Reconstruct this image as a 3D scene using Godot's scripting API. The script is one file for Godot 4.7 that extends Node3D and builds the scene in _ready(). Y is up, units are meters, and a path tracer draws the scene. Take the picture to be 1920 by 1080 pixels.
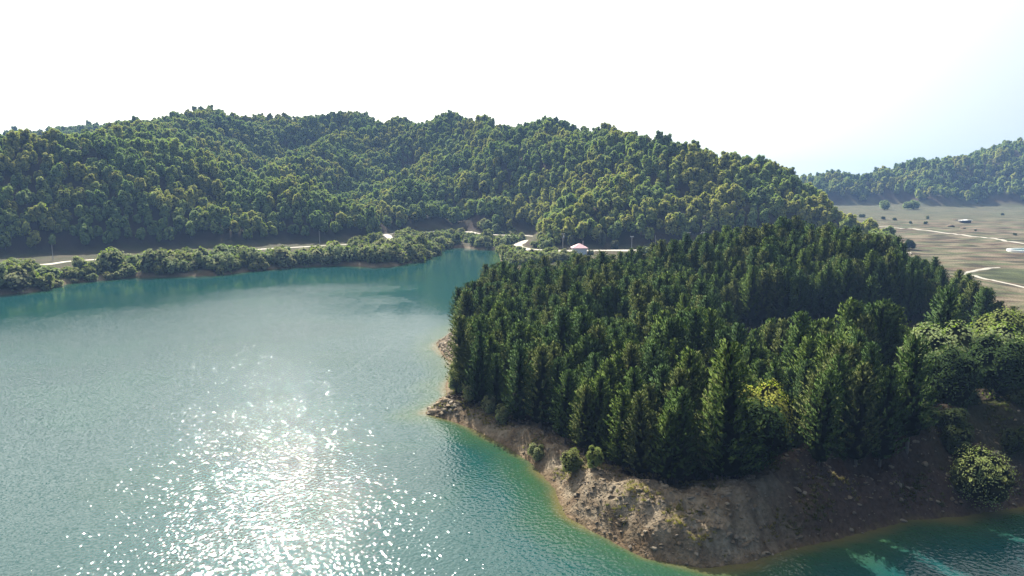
extends Node3D

# ---------------------------------------------------------------- setting data (metres, y up, the lake surface at y = 0)
const CAM_H := 42.0
var rng := RandomNumberGenerator.new()
var n_fine := FastNoiseLite.new()
var n_mid := FastNoiseLite.new()
var n_big := FastNoiseLite.new()
var n_band := FastNoiseLite.new()
var n_rock := FastNoiseLite.new()
var lake: PackedVector2Array
var ridges := []          # each: {a, b (Vector2), ha, hb, slope, w, wood}
var tracks := []          # each: {a, b (Vector2), ya, yb, half, up}
var xs: PackedFloat32Array
var zs: PackedFloat32Array
var hs: PackedFloat32Array
var ds: PackedFloat32Array
var ws: PackedFloat32Array   # how much of the height is wooded hill
var used := {}
var M := {}


func _ready() -> void:
	rng.seed = 7
	# camera
	var cam := Camera3D.new()
	cam.name = "camera"
	cam.fov = 45.2
	cam.near = 0.5
	cam.far = 6000.0
	cam.position = Vector3(0, CAM_H, 0)
	cam.rotation_degrees = Vector3(-8.6, 0, 0)
	add_child(cam)
	# sky and air
	var env := Environment.new()
	env.background_mode = Environment.BG_SKY
	var sm := ProceduralSkyMaterial.new()
	sm.sky_top_color = Color(0.19, 0.293, 0.437)
	sm.sky_horizon_color = Color(0.445, 0.53, 0.605)
	sm.sky_curve = 0.9
	sm.sky_energy_multiplier = 0.92
	sm.ground_bottom_color = Color(0.20, 0.24, 0.2)
	sm.ground_horizon_color = Color(0.55, 0.6, 0.6)
	sm.sun_angle_max = 120.0
	sm.sun_curve = 0.46
	var sky := Sky.new()
	sky.sky_material = sm
	env.sky = sky
	env.tonemap_mode = Environment.TONE_MAPPER_LINEAR
	env.tonemap_exposure = 2.6
	env.fog_enabled = true
	env.fog_density = 0.00016
	env.fog_light_color = Color(0.62, 0.78, 1.0)
	env.sdfgi_enabled = true
	env.ssao_enabled = true
	env.ssil_enabled = true
	var we := WorldEnvironment.new()
	we.name = "air"
	we.environment = env
	add_child(we)
	# sun
	var sun := DirectionalLight3D.new()
	sun.name = "sun"
	sun.light_color = Color(1.0, 0.975, 0.93)
	sun.light_energy = 1.6
	sun.light_angular_distance = 0.5
	sun.shadow_enabled = true
	var el := deg_to_rad(41.0)
	var az := deg_to_rad(-20.6)
	var to_sun := Vector3(sin(az) * cos(el), sin(el), -cos(az) * cos(el))
	sun.look_at_from_position(to_sun * 100.0, Vector3.ZERO, Vector3.UP)
	add_child(sun)

	_noises()
	_materials()
	_ground_data()
	_terrain()
	_water()
	_roads()
	_hut_and_poles()
	_valley_things()
	_forests()
	_pines()
	_shrubs()
	_single_trees()
	_bank()


# ---------------------------------------------------------------- helpers
func numbered(called: String) -> String:
	var k: int = used.get(called, 0)
	used[called] = k + 1
	return called if k == 0 else "%s_%03d" % [called, k]


func tag(o: Node, label := "", category := "", group := "", kind := "") -> void:
	if label: o.set_meta("label", label)
	if category: o.set_meta("category", category)
	if group: o.set_meta("group", group)
	if kind: o.set_meta("kind", kind)


func node(called: String, at: Vector3, turn := 0.0, size := 1.0) -> Node3D:
	var o := Node3D.new()
	o.name = numbered(called)
	add_child(o)
	o.position = at
	o.rotation.y = turn
	o.scale = Vector3.ONE * size
	return o


func part(called: String, mesh: Mesh, mat: Material, parent: Node3D) -> MeshInstance3D:
	var o := MeshInstance3D.new()
	o.mesh = mesh
	if mesh.get_surface_count() == 2 and mat is StandardMaterial3D:
		o.set_surface_override_material(0, mat)
		o.set_surface_override_material(1, dense_of(mat))
	else:
		o.material_override = mat
	o.name = numbered(called) if parent == self else called
	parent.add_child(o, true)
	return o


func arr_mesh(v: PackedVector3Array, n: PackedVector3Array, idx: PackedInt32Array, c := PackedColorArray(), uv := PackedVector2Array()) -> ArrayMesh:
	var a := []
	a.resize(Mesh.ARRAY_MAX)
	a[Mesh.ARRAY_VERTEX] = v
	a[Mesh.ARRAY_NORMAL] = n
	a[Mesh.ARRAY_INDEX] = idx
	if c.size(): a[Mesh.ARRAY_COLOR] = c
	if uv.size(): a[Mesh.ARRAY_TEX_UV] = uv
	var m := ArrayMesh.new()
	m.add_surface_from_arrays(Mesh.PRIMITIVE_TRIANGLES, a)
	return m


func lin(r: float, g: float, b: float) -> Color:
	return Color(r, g, b).linear_to_srgb()


func noise(freq: float, octaves: int, s: int, kind := FastNoiseLite.FRACTAL_FBM) -> FastNoiseLite:
	var n := FastNoiseLite.new()
	n.noise_type = FastNoiseLite.TYPE_SIMPLEX_SMOOTH
	n.seed = s
	n.frequency = freq
	n.fractal_type = kind
	n.fractal_octaves = octaves
	return n


func _noises() -> void:
	n_fine = noise(0.35, 3, 1)
	n_mid = noise(0.06, 3, 2)
	n_big = noise(0.012, 3, 3)
	n_band = noise(0.05, 4, 4)
	n_rock = noise(0.22, 4, 5, FastNoiseLite.FRACTAL_RIDGED)


func tex(freq: float, octaves: int, s: int, lo: Color, hi: Color, size := 512, as_normal := false, bump := 4.0) -> NoiseTexture2D:
	var t := NoiseTexture2D.new()
	t.width = size
	t.height = size
	t.seamless = true
	t.seamless_blend_skirt = 0.012
	t.generate_mipmaps = false
	t.noise = noise(freq, octaves, s)
	if as_normal:
		t.as_normal_map = true
		t.bump_strength = bump
	else:
		var g := Gradient.new()
		g.set_color(0, lo)
		g.set_color(1, hi)
		t.color_ramp = g
	return t


func leaf(called: String, back: Color, rough := 0.9) -> StandardMaterial3D:
	var m := StandardMaterial3D.new()
	m.resource_name = called
	m.vertex_color_use_as_albedo = true
	m.roughness = rough
	m.metallic_specular = 0.12
	m.backlight_enabled = true
	m.backlight = back
	m.cull_mode = BaseMaterial3D.CULL_DISABLED
	return m


func tinted(base: StandardMaterial3D, c: Color) -> StandardMaterial3D:
	var m: StandardMaterial3D = base.duplicate()
	m.albedo_color = c.linear_to_srgb()
	return m


var dense_made := {}


func dense_of(m: StandardMaterial3D) -> StandardMaterial3D:   # the closed inside of a crown, where no light passes the leaves
	if not dense_made.has(m):
		var d: StandardMaterial3D = m.duplicate()
		d.backlight_enabled = false
		dense_made[m] = d
	return dense_made[m]


func plain(called: String, c: Color, rough := 0.85) -> StandardMaterial3D:
	var m := StandardMaterial3D.new()
	m.resource_name = called
	m.albedo_color = c.linear_to_srgb()
	m.roughness = rough
	return m


const LEAF_TINTS := [Color(0.297, 0.355, 0.128), Color(0.232, 0.307, 0.123), Color(0.367, 0.398, 0.138), Color(0.270, 0.334, 0.147), Color(0.394, 0.382, 0.123)]
const PINE_TINTS := [Color(0.069, 0.107, 0.030), Color(0.058, 0.094, 0.034), Color(0.086, 0.121, 0.028), Color(0.100, 0.116, 0.039)]
const SHRUB_TINTS := [Color(0.260, 0.284, 0.135), Color(0.226, 0.269, 0.135), Color(0.209, 0.228, 0.086), Color(0.296, 0.301, 0.158), Color(0.174, 0.204, 0.094)]


func _materials() -> void:
	M.leaf = leaf("foliage", Color(0.84, 0.95, 0.42))
	M.needle = leaf("needles", Color(0.40, 0.50, 0.22), 0.9)
	M.dense = dense_of(M.leaf)
	M.leaves = []
	M.needles = []
	M.shrubs = []
	for c in LEAF_TINTS: M.leaves.append(tinted(M.leaf, c))
	for c in PINE_TINTS: M.needles.append(tinted(M.needle, c))
	for c in SHRUB_TINTS: M.shrubs.append(tinted(M.leaf, c))
	M.bark = plain("bark", Color(0.09, 0.07, 0.055))
	M.pale_bark = plain("pale bark", Color(0.26, 0.24, 0.2))
	var g := StandardMaterial3D.new()
	g.resource_name = "soil"
	g.vertex_color_use_as_albedo = true
	g.roughness = 0.95
	g.metallic_specular = 0.2
	g.albedo_texture = tex(0.02, 5, 11, Color(0.62, 0.6, 0.56), Color(1, 1, 1), 1024)
	g.albedo_color = Color(0.6, 0.6, 0.6).linear_to_srgb()
	g.uv1_triplanar = true
	g.uv1_world_triplanar = true
	g.uv1_scale = Vector3.ONE / 17.0
	g.normal_enabled = true
	g.normal_texture = tex(0.03, 5, 12, Color.BLACK, Color.WHITE, 1024, true, 9.0)
	g.normal_scale = 1.5
	M.soil = g
	var r := StandardMaterial3D.new()
	r.resource_name = "rock"
	r.vertex_color_use_as_albedo = true
	r.roughness = 0.9
	r.metallic_specular = 0.25
	r.albedo_texture = tex(0.03, 5, 21, Color(0.55, 0.52, 0.48), Color(1, 1, 1), 512)
	r.uv1_triplanar = true
	r.uv1_scale = Vector3.ONE * 0.4
	M.rock = tinted(r, Color(0.44, 0.42, 0.39))
	M.pale_rock = tinted(r, Color(0.72, 0.70, 0.67))
	var w := StandardMaterial3D.new()
	w.resource_name = "lake water"
	w.vertex_color_use_as_albedo = true
	w.roughness = 0.05
	w.metallic_specular = 0.33
	w.normal_enabled = true
	w.normal_texture = tex(0.09, 2, 31, Color.BLACK, Color.WHITE, 2048, true, 8.0)
	w.normal_scale = 0.125
	M.water = w
	M.road = plain("pale dirt", Color(0.38, 0.345, 0.285), 0.95)
	M.path = plain("pale path", Color(0.27, 0.25, 0.205), 0.95)


# ---------------------------------------------------------------- ground
func ridge(points: Array, slope: float, w: float, wood: float) -> void:
	for i in points.size() - 1:
		var p: Vector3 = points[i]
		var q: Vector3 = points[i + 1]
		ridges.append({"a": Vector2(p.x, p.z), "b": Vector2(q.x, q.z), "ha": p.y, "hb": q.y, "slope": slope, "w": w, "wood": wood})


func track(points: Array, half: float, up: float) -> void:
	for i in points.size() - 1:
		var p: Vector3 = points[i]
		var q: Vector3 = points[i + 1]
		tracks.append({"a": Vector2(p.x, p.z), "b": Vector2(q.x, q.z), "ya": p.y, "yb": q.y, "half": half, "up": up})


func V(x: float, y: float, z: float) -> Vector3:
	return Vector3(x, y, z)


var left_road := []
var hut_road := []
var far_road := []
var bend_road := []
var valley_track := []
var valley_path := []


func _ground_data() -> void:
	lake = PackedVector2Array([
		Vector2(-460, 160), Vector2(-430, -60), Vector2(-330, -180), Vector2(-240, -228), Vector2(-195, -260), Vector2(-187, -267), Vector2(-188, -290), Vector2(-171, -309),
		Vector2(-137, -315), Vector2(-127, -331), Vector2(-109, -349), Vector2(-88, -355), Vector2(-70, -347), Vector2(-60, -352), Vector2(-48, -386), Vector2(-46, -403),
		Vector2(-50, -428), Vector2(-39, -455), Vector2(-30, -452), Vector2(-21, -441), Vector2(-10, -439), Vector2(-8, -418), Vector2(-6, -375), Vector2(-1, -350),
		Vector2(3, -325), Vector2(1, -290), Vector2(-5, -255), Vector2(-12, -220), Vector2(-17, -195), Vector2(-20, -179), Vector2(-17, -166), Vector2(-13, -155),
		Vector2(-14, -142), Vector2(-13, -133), Vector2(-16, -123), Vector2(-11, -119), Vector2(-6, -114), Vector2(-1, -107), Vector2(3, -100), Vector2(6, -91),
		Vector2(7, -83), Vector2(10, -79), Vector2(15, -73), Vector2(18, -72), Vector2(21, -71), Vector2(26, -72), Vector2(32, -75), Vector2(38, -77),
		Vector2(50, -82), Vector2(57, -83), Vector2(68, -86), Vector2(84, -90), Vector2(110, -92), Vector2(160, -80), Vector2(230, -40), Vector2(300, 40), Vector2(330, 160)])
	# wooded hills: crest lines
	ridge([V(-309, 103, -710), V(-284, 104, -740), V(-229, 103, -760), V(-160, 105, -760), V(-100, 97, -740), V(-65, 99, -720), V(-31, 95, -690), V(-12, 86, -660), V(28, 86, -620),
		V(69, 77, -570), V(86, 65, -520), V(109, 58, -480), V(142, 49, -466), V(158, 38, -452), V(173, 27, -436), V(186, 18, -416), V(198, 11, -400), V(207, 5, -385)], 0.8, 8.0, 1.0)
	ridge([V(-470, 58, -380), V(-380, 60, -400), V(-304, 61, -420), V(-270, 64, -470), V(-240, 56, -480), V(-206, 47, -485), V(-170, 38, -485), V(-132, 29, -480), V(-108, 18, -470), V(-93, 4, -455)], 0.75, 8.0, 1.0)
	ridge([V(-270, 64, -470), V(-244, 34, -430), V(-228, 8, -392)], 0.7, 5.0, 1.0)
	ridge([V(-206, 47, -485), V(-182, 26, -446), V(-170, 6, -415)], 0.7, 5.0, 1.0)
	ridge([V(-330, 58, -410), V(-318, 30, -370), V(-312, 10, -345)], 0.7, 5.0, 1.0)
	ridge([V(151, 53, -465), V(140, 36, -430), V(136, 16, -405)], 0.75, 5.0, 1.0)
	ridge([V(-160, 105, -760), V(-150, 70, -690), V(-128, 38, -610)], 0.7, 6.0, 1.0)
	ridge([V(28, 86, -620), V(0, 66, -600)], 0.7, 6.0, 1.0)
	ridge([V(-270, 64, -470), V(-300, 80, -580), V(-309, 103, -710)], 0.5, 12.0, 1.0)
	ridge([V(-31, 5, -500), V(-8, 23, -530), V(26, 52, -580), V(45, 80, -608)], 0.62, 7.0, 1.0)
	ridge([V(-78, 3, -510), V(-84, 30, -550), V(-53, 58, -630), V(-40, 92, -692)], 0.6, 7.0, 1.0)
	ridge([V(-128, 11, -520), V(-192, 43, -560), V(-177, 66, -650), V(-156, 96, -740)], 0.6, 7.0, 1.0)
	ridge([V(17, 5, -398), V(32, 15, -412), V(75, 38, -450), V(100, 58, -476)], 0.62, 8.0, 1.0)
	ridge([V(-700, 90, -880), V(-583, 100, -900), V(-549, 106, -900), V(-429, 105, -850), V(-370, 97, -780), V(-309, 103, -710)], 0.42, 15.0, 1.0)
	ridge([V(395, 30, -1000), V(419, 39, -1000), V(456, 48, -1000), V(487, 42, -1000), V(547, 54, -1000), V(599, 65, -1000), V(666, 76, -1000), V(725, 91, -1000), V(860, 110, -990)], 0.55, 12.0, 1.0)
	ridge([V(547, 54, -1000), V(560, 30, -930), V(580, 12, -880)], 0.5, 10.0, 1.0)
	ridge([V(666, 76, -1000), V(690, 44, -920), V(720, 14, -860)], 0.5, 10.0, 1.0)
	# the pine headland and its steep near bank
	ridge([V(3, 2.6, -103), V(9.5, 3.5, -87), V(16, 4.2, -81), V(27, 4.8, -80), V(40, 7.2, -86), V(60, 10, -93.5), V(82, 10, -101), V(110, 8, -108)], 0.55, 2.5, 0.0)
	ridge([V(12, 3.5, -190), V(30, 6, -215), V(54, 8.5, -225), V(78, 16.5, -218), V(97, 15, -205), V(114, 4, -185)], 0.30, 10.0, 0.0)
	ridge([V(100, 9, -270), V(130, 9, -290), V(170, 6, -270)], 0.2, 10.0, 0.0)
	left_road = [V(-340, 5, -235), V(-270, 5, -275), V(-227, 5, -305), V(-215, 5, -319), V(-208, 5, -335), V(-160, 5, -369), V(-145, 5, -390), V(-89, 5, -432), V(-80, 6, -452), V(-88, 7, -478)]
	far_road = [V(-88, 7, -478), V(-66, 7, -500), V(-36, 7, -506), V(-22, 7, -486), V(-7, 7, -474), V(8, 7, -470), V(18, 6.5, -462), V(11, 6, -442)]
	bend_road = [V(11, 6, -442), V(6, 6, -425), V(3, 6, -405), V(8, 6, -384), V(20, 6, -374)]
	hut_road = [V(20, 6, -374), V(40, 6, -374), V(70, 6, -376), V(94, 6, -379), V(130, 6, -384), V(170, 6, -386), V(215, 5, -372)]
	valley_track = [V(232, 4, -470), V(270, 5, -500), V(305, 5, -520), V(314, 5, -470), V(316, 5, -437), V(330, 5, -428), V(380, 5, -420)]
	valley_track = [V(256, 6, -574), V(285, 6, -572), V(308, 5.5, -545), V(316, 5, -500), V(320, 5, -462), V(316, 5, -437), V(322, 5, -420)]
	valley_path = [V(225, 3, -318), V(204, 3, -306), V(197, 3, -297), V(196, 3, -285), V(194, 3, -265), V(198, 2.5, -244), V(212, 2.5, -225)]
	for t in [left_road, far_road, bend_road, hut_road]: track(t, 3.4, 1.15)


func shore_distance(p: Vector2) -> float:
	var best := 1e9
	var inside := false
	var n := lake.size()
	var j := n - 1
	for i in n:
		var a := lake[i]
		var b := lake[j]
		var ab := b - a
		var ap := p - a
		var d := (ap - ab * clampf(ap.dot(ab) / ab.dot(ab), 0.0, 1.0)).length_squared()
		if d < best: best = d
		if (a.y > p.y) != (b.y > p.y) and p.x < ab.x * (p.y - a.y) / ab.y + a.x: inside = not inside
		j = i
	return -sqrt(best) if inside else sqrt(best)


func smax(a: float, b: float, k: float) -> float:
	var h := maxf(k - absf(a - b), 0.0) / k
	return maxf(a, b) + h * h * k * 0.25


func height_at(x: float, z: float, d: float) -> Vector2:   # (height, wooded share)
	if d < -14.0: return Vector2(-5.0, 0.0)
	var p := Vector2(x, z)
	var right := smoothstep(105.0, 165.0, x)
	var base := lerpf(clampf(1.2 + 0.10 * d, 0.0, 5.0 + 0.01 * maxf(0.0, -z - 380.0)), 2.0 + maxf(0.0, -z - 235.0) * 0.0163, right)
	var bands := n_band.get_noise_2d(x * 0.35 + z * 0.1, z * 1.1)
	base += right * (0.8 * bands + 0.35 * n_mid.get_noise_2d(x, z * 2.0)) + 0.25 * n_mid.get_noise_2d(x * 1.7, z * 1.7)
	var bump := 0.0
	var hill := 0.0
	for r in ridges:
		var a: Vector2 = r.a
		var ab: Vector2 = r.b - a
		var ap := p - a
		var t := clampf(ap.dot(ab) / ab.dot(ab), 0.0, 1.0)
		var top: float = lerpf(r.ha, r.hb, t)
		var dd := (ap - ab * t).length()
		var slope: float = r.slope
		if r.wood == 0.0 and dd * slope > top + 12.0 or dd > 160.0: continue
		var w: float = r.w
		var e := sqrt(dd * dd + w * w) - w
		var h := top - slope * (e if r.wood == 0.0 else 0.4 * e + 0.0095 * e * e)
		if r.wood > 0.0: hill = smax(hill, h, 6.0)
		else: bump = smax(bump, h, 3.0)
	var land := smax(base, bump, 2.0)
	if hill > 0.0:
		var f := smoothstep(2.0, 25.0, hill)
		hill += f * (10.0 * n_big.get_noise_2d(x * 1.5, z * 1.5) + 1.6 * n_mid.get_noise_2d(x, z))
	var wood := smoothstep(1.0, 4.0, hill - land)
	land = smax(land, hill, 4.0)
	for t in tracks:
		var a: Vector2 = t.a
		var ab: Vector2 = t.b - a
		var ap := p - a
		var s := clampf(ap.dot(ab) / ab.dot(ab), 0.0, 1.0)
		var dd := (ap - ab * s).length()
		if dd > 40.0: continue
		var y: float = lerpf(t.ya, t.yb, s)
		var over := maxf(0.0, dd - t.half)
		land = clampf(land, y - over * 0.5, y + over * 1.05 + 0.25 * over * n_mid.get_noise_2d(x * 2.0, z * 2.0))
		if dd < 11.0: wood = 0.0
	if d < 30.0:
		var near := smoothstep(-150.0, -110.0, z) * smoothstep(-25.0, 0.0, x)
		var steep := lerpf(0.55, 0.95, near)
		var lim := d * steep * (1.0 + 0.35 * n_mid.get_noise_2d(x * 2.2, z * 2.2)) + 0.1
		if d > 0.0 and d < 16.0:
			lim += (0.25 + 0.65 * near) * minf(d, 2.5) / 2.5 * (n_rock.get_noise_2d(x * 0.9 + z * 0.5, z * 0.6 - x * 0.35))
		land = minf(land, lim) if d > 0.0 else maxf(d * 0.42, -5.0)
	if d > 0.2 and d < 15.0 and z > -190.0:
		var nearby := smoothstep(-26.0, -10.0, x) * smoothstep(15.0, 8.0, d) * smoothstep(0.2, 2.0, d)
		land += nearby * (1.0 * n_rock.get_noise_2d(x * 0.8 + z * 0.5, z * 0.7 - x * 0.5) + 0.35 * n_fine.get_noise_2d(x, z) - 0.1)
	return Vector2(land, wood)


func grid_line(stops: Array) -> PackedFloat32Array:
	var out := PackedFloat32Array()
	for k in stops.size() - 1:
		var a: float = stops[k][0]
		var b: float = stops[k + 1][0]
		var step: float = stops[k][1]
		var n := maxi(1, int(round(absf(b - a) / step)))
		for i in n: out.append(lerpf(a, b, float(i) / n))
	out.append(stops[-1][0])
	return out


func ground(x: float, z: float) -> float:
	var i := clampi(xs.bsearch(x) - 1, 0, xs.size() - 2)
	var lo := 0
	var hi := zs.size() - 1      # zs falls
	while hi - lo > 1:
		var mid := (lo + hi) >> 1
		if zs[mid] >= z: lo = mid
		else: hi = mid
	var n := xs.size()
	var u := clampf((x - xs[i]) / (xs[i + 1] - xs[i]), 0, 1)
	var v := clampf((z - zs[lo]) / (zs[lo + 1] - zs[lo]), 0, 1)
	var a := lo * n + i
	return lerpf(lerpf(hs[a], hs[a + 1], u), lerpf(hs[a + n], hs[a + n + 1], u), v)


func sample(from: PackedFloat32Array, x: float, z: float) -> float:
	var i := clampi(xs.bsearch(x) - 1, 0, xs.size() - 2)
	var lo := 0
	var hi := zs.size() - 1
	while hi - lo > 1:
		var mid := (lo + hi) >> 1
		if zs[mid] >= z: lo = mid
		else: hi = mid
	return from[lo * xs.size() + i]


func _terrain() -> void:
	xs = grid_line([[-2600, 400], [-760, 8], [-260, 5], [-40, 2.0], [-24, 0.7], [52, 1.5], [92, 2.0], [150, 4], [330, 5], [620, 8], [900, 400], [2600, 400]])
	zs = grid_line([[400, 60], [100, 12], [-68, 0.7], [-130, 2.2], [-230, 3.0], [-480, 4.0], [-620, 9], [-1060, 120], [-2800, 120]])
	var nx := xs.size()
	var nz := zs.size()
	hs.resize(nx * nz)
	ds.resize(nx * nz)
	ws.resize(nx * nz)
	for j in nz:
		var z := zs[j]
		for i in nx:
			var x := xs[i]
			var d := 60.0
			if z > -530.0 and x < 420.0 and x > -520.0: d = shore_distance(Vector2(x, z))
			var k := j * nx + i
			ds[k] = d
			var e := height_at(x, z, d)
			hs[k] = e.x
			ws[k] = e.y
			if z < -1080.0 or x < -780.0 or x > 920.0: hs[k] = minf(e.x, maxf(-18.0, e.x - 6.0))
	var v := PackedVector3Array()
	var nn := PackedVector3Array()
	var c := PackedColorArray()
	v.resize(nx * nz)
	nn.resize(nx * nz)
	c.resize(nx * nz)
	for j in nz:
		for i in nx:
			var k := j * nx + i
			v[k] = Vector3(xs[i], hs[k], zs[j])
			var i0 := maxi(i - 1, 0)
			var i1 := mini(i + 1, nx - 1)
			var j0 := maxi(j - 1, 0)
			var j1 := mini(j + 1, nz - 1)
			var gx := (hs[j * nx + i1] - hs[j * nx + i0]) / (xs[i1] - xs[i0])
			var gz := (hs[j1 * nx + i] - hs[j0 * nx + i]) / (zs[j1] - zs[j0])
			nn[k] = Vector3(-gx, 1, -gz).normalized()
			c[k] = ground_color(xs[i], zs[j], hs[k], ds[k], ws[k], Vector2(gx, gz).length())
	var idx := PackedInt32Array()
	for j in nz - 1:
		for i in nx - 1:
			var a := j * nx + i
			if ds[a] < -20.0 and ds[a + nx + 1] < -20.0: continue
			# x grows to the right, z falls away: clockwise seen from above
			idx.append_array([a, a + nx, a + 1, a + 1, a + nx, a + nx + 1])
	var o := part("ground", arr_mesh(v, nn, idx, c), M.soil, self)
	tag(o, "rolling ground of wooded hills, pine headland, rocky banks and dry valley floor", "ground", "", "structure")


func ground_color(x: float, z: float, h: float, d: float, wood: float, steep: float) -> Color:
	var m := n_mid.get_noise_2d(x, z)
	var f := n_fine.get_noise_2d(x, z)
	if d < 0.0: return Color(0.20, 0.15, 0.08)
	var litter := Color(0.085, 0.062, 0.042).lerp(Color(0.06, 0.06, 0.03), clampf(0.5 + m, 0, 1))
	var col := litter
	var right := smoothstep(112.0, 150.0, x + 0.25 * (-z - 250.0) * float(z < -250.0) - 8.0 * m) if z > -420.0 else smoothstep(190.0, 215.0, x)
	if right > 0.0:
		var b := n_band.get_noise_2d(x * 0.3 + z * 0.12, z * 0.9)
		var b2 := n_band.get_noise_2d(x * 0.8 + 300.0, z * 2.2)
		var p := Color(0.255, 0.19, 0.13).lerp(Color(0.17, 0.20, 0.10), smoothstep(-0.25, 0.15, b))
		p = p.lerp(Color(0.38, 0.32, 0.23), smoothstep(0.08, 0.24, b2) * 0.85)
		p = p.lerp(Color(0.085, 0.07, 0.05), smoothstep(0.06, 0.2, -b2) * 0.8)
		p *= 1.15
		p = p.lerp(Color(0.19, 0.205, 0.12), smoothstep(-560.0, -700.0, z) * 0.7)
		var e := Vector2((x - 232.0) / 36.0, (z + 282.0) / 34.0).length()
		p = p.lerp(Color(0.14, 0.165, 0.08) * (1.0 + 0.7 * m + 0.5 * b2), smoothstep(1.15, 0.85, e + 0.2 * m))
		col = col.lerp(p, right)
	if x < 60.0 and z < -200.0 and wood < 0.5:   # shelf between the far shores and the road
		var shelf := Color(0.17, 0.15, 0.095).lerp(Color(0.12, 0.13, 0.06), clampf(0.5 + 1.6 * m, 0, 1))
		col = col.lerp(shelf, smoothstep(-210.0, -245.0, z) * smoothstep(40.0, 5.0, x) if x > -20.0 else 1.0)
	if z < -340.0 and x < 200.0 and x > 0.0 and wood < 0.5: col = Color(0.20, 0.175, 0.11).lerp(Color(0.15, 0.15, 0.08), clampf(0.5 + 2.0 * m, 0, 1))
	var cut := smoothstep(0.55, 0.9, steep)
	if z < -260.0: col = col.lerp(Color(0.125, 0.085, 0.068), cut * 0.85)
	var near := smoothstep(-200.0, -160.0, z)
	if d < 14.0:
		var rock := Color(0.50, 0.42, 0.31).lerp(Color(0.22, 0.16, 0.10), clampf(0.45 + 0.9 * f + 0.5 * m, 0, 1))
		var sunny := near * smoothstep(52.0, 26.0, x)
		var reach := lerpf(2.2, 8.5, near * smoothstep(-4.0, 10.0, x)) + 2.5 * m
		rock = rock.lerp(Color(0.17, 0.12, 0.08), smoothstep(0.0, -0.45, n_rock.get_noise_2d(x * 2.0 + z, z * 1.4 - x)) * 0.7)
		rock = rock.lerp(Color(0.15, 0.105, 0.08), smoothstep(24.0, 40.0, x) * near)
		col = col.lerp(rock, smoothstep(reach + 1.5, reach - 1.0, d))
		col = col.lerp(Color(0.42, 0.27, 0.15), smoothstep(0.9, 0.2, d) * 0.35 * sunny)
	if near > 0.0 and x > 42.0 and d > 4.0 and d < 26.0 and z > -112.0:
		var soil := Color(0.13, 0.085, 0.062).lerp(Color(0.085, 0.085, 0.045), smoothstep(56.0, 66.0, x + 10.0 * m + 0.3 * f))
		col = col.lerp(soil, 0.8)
	return col


func _water() -> void:
	var wx := grid_line([[-480, 20], [-200, 6], [-40, 2], [-24, 1.0], [100, 6], [340, 20], [400, 20]])
	var wz := grid_line([[170, 25], [-60, 1.0], [-200, 4], [-470, 4]])
	var nx := wx.size()
	var nz := wz.size()
	var v := PackedVector3Array()
	var n := PackedVector3Array()
	var uv := PackedVector2Array()
	var c := PackedColorArray()
	var dd := PackedFloat32Array()
	var wind := PackedFloat32Array()
	var deep := Color(0.0095, 0.049, 0.048)
	for j in nz:
		for i in nx:
			var p := Vector2(wx[i], wz[j])
			var d := shore_distance(p)
			dd.append(d)
			var off := 1e9
			for k in range(3, 26):
				var sa := lake[k]
				var sb := lake[k + 1] - sa
				off = minf(off, (p - sa - sb * clampf((p - sa).dot(sb) / sb.dot(sb), 0.0, 1.0)).length())
			var gust := lerpf(0.30, 0.06, smoothstep(70.0, 130.0, off)) * n_mid.get_noise_2d(p.x * 0.16, p.y * 0.42) + 0.05 * n_mid.get_noise_2d(p.x * 0.7, p.y * 1.5)
			wind.append(clampf(smoothstep(20.0, 120.0, off) + gust * smoothstep(10.0, 50.0, off) * smoothstep(120.0, 70.0, off), 0.0, 1.0) * (1.0 - 0.75 * smoothstep(24.0, 46.0, p.x) * smoothstep(-60.0, -75.0, p.y)))
			v.append(Vector3(p.x, 0, p.y))
			n.append(Vector3.UP)
			uv.append(Vector2(p.x + 0.21 * p.y, p.y - 0.21 * p.x) / 140.0)
			var m := n_mid.get_noise_2d(p.x, p.y)
			var g := n_big.get_noise_2d(p.x, p.y)
			var depth := -d
			var col := deep * (1.0 + 0.10 * g)
			var shoal := smoothstep(9.0, 0.0, depth + 2.0 * m)
			col = col.lerp(Color(0.032, 0.066, 0.022), shoal * 0.75)
			var edge := smoothstep(1.9, 0.1, depth + 1.6 * m) * smoothstep(-240.0, -190.0, p.y)
			col = col.lerp(Color(0.15, 0.10, 0.04), edge * 0.55)
			c.append(col)
	var bands := []
	for k in 8: bands.append(PackedInt32Array())
	for j in nz - 1:
		for i in nx - 1:
			var a := j * nx + i
			if minf(minf(dd[a], dd[a + 1]), minf(dd[a + nx], dd[a + nx + 1])) > 5.0: continue
			var band := clampi(int((wind[a] + wind[a + nx + 1]) * 0.5 * 8.0), 0, 7)
			var into: PackedInt32Array = bands[band]
			into.append_array([a, a + nx, a + 1, a + 1, a + nx, a + nx + 1])
			bands[band] = into
	var sheet := ArrayMesh.new()
	for k in 8:
		if bands[k].is_empty(): continue
		var arrays := arr_mesh(v, n, bands[k], c, uv).surface_get_arrays(0)
		sheet.add_surface_from_arrays(Mesh.PRIMITIVE_TRIANGLES, arrays)
		var rippled: StandardMaterial3D = M.water.duplicate()
		rippled.normal_scale = lerpf(0.025, 0.155, k / 7.0)
		sheet.surface_set_material(sheet.get_surface_count() - 1, rippled)
	var o := MeshInstance3D.new()
	o.mesh = sheet
	o.name = "water"
	add_child(o)
	tag(o, "turquoise reservoir lake with small wind ripples and sun glitter", "water", "", "structure")


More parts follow.
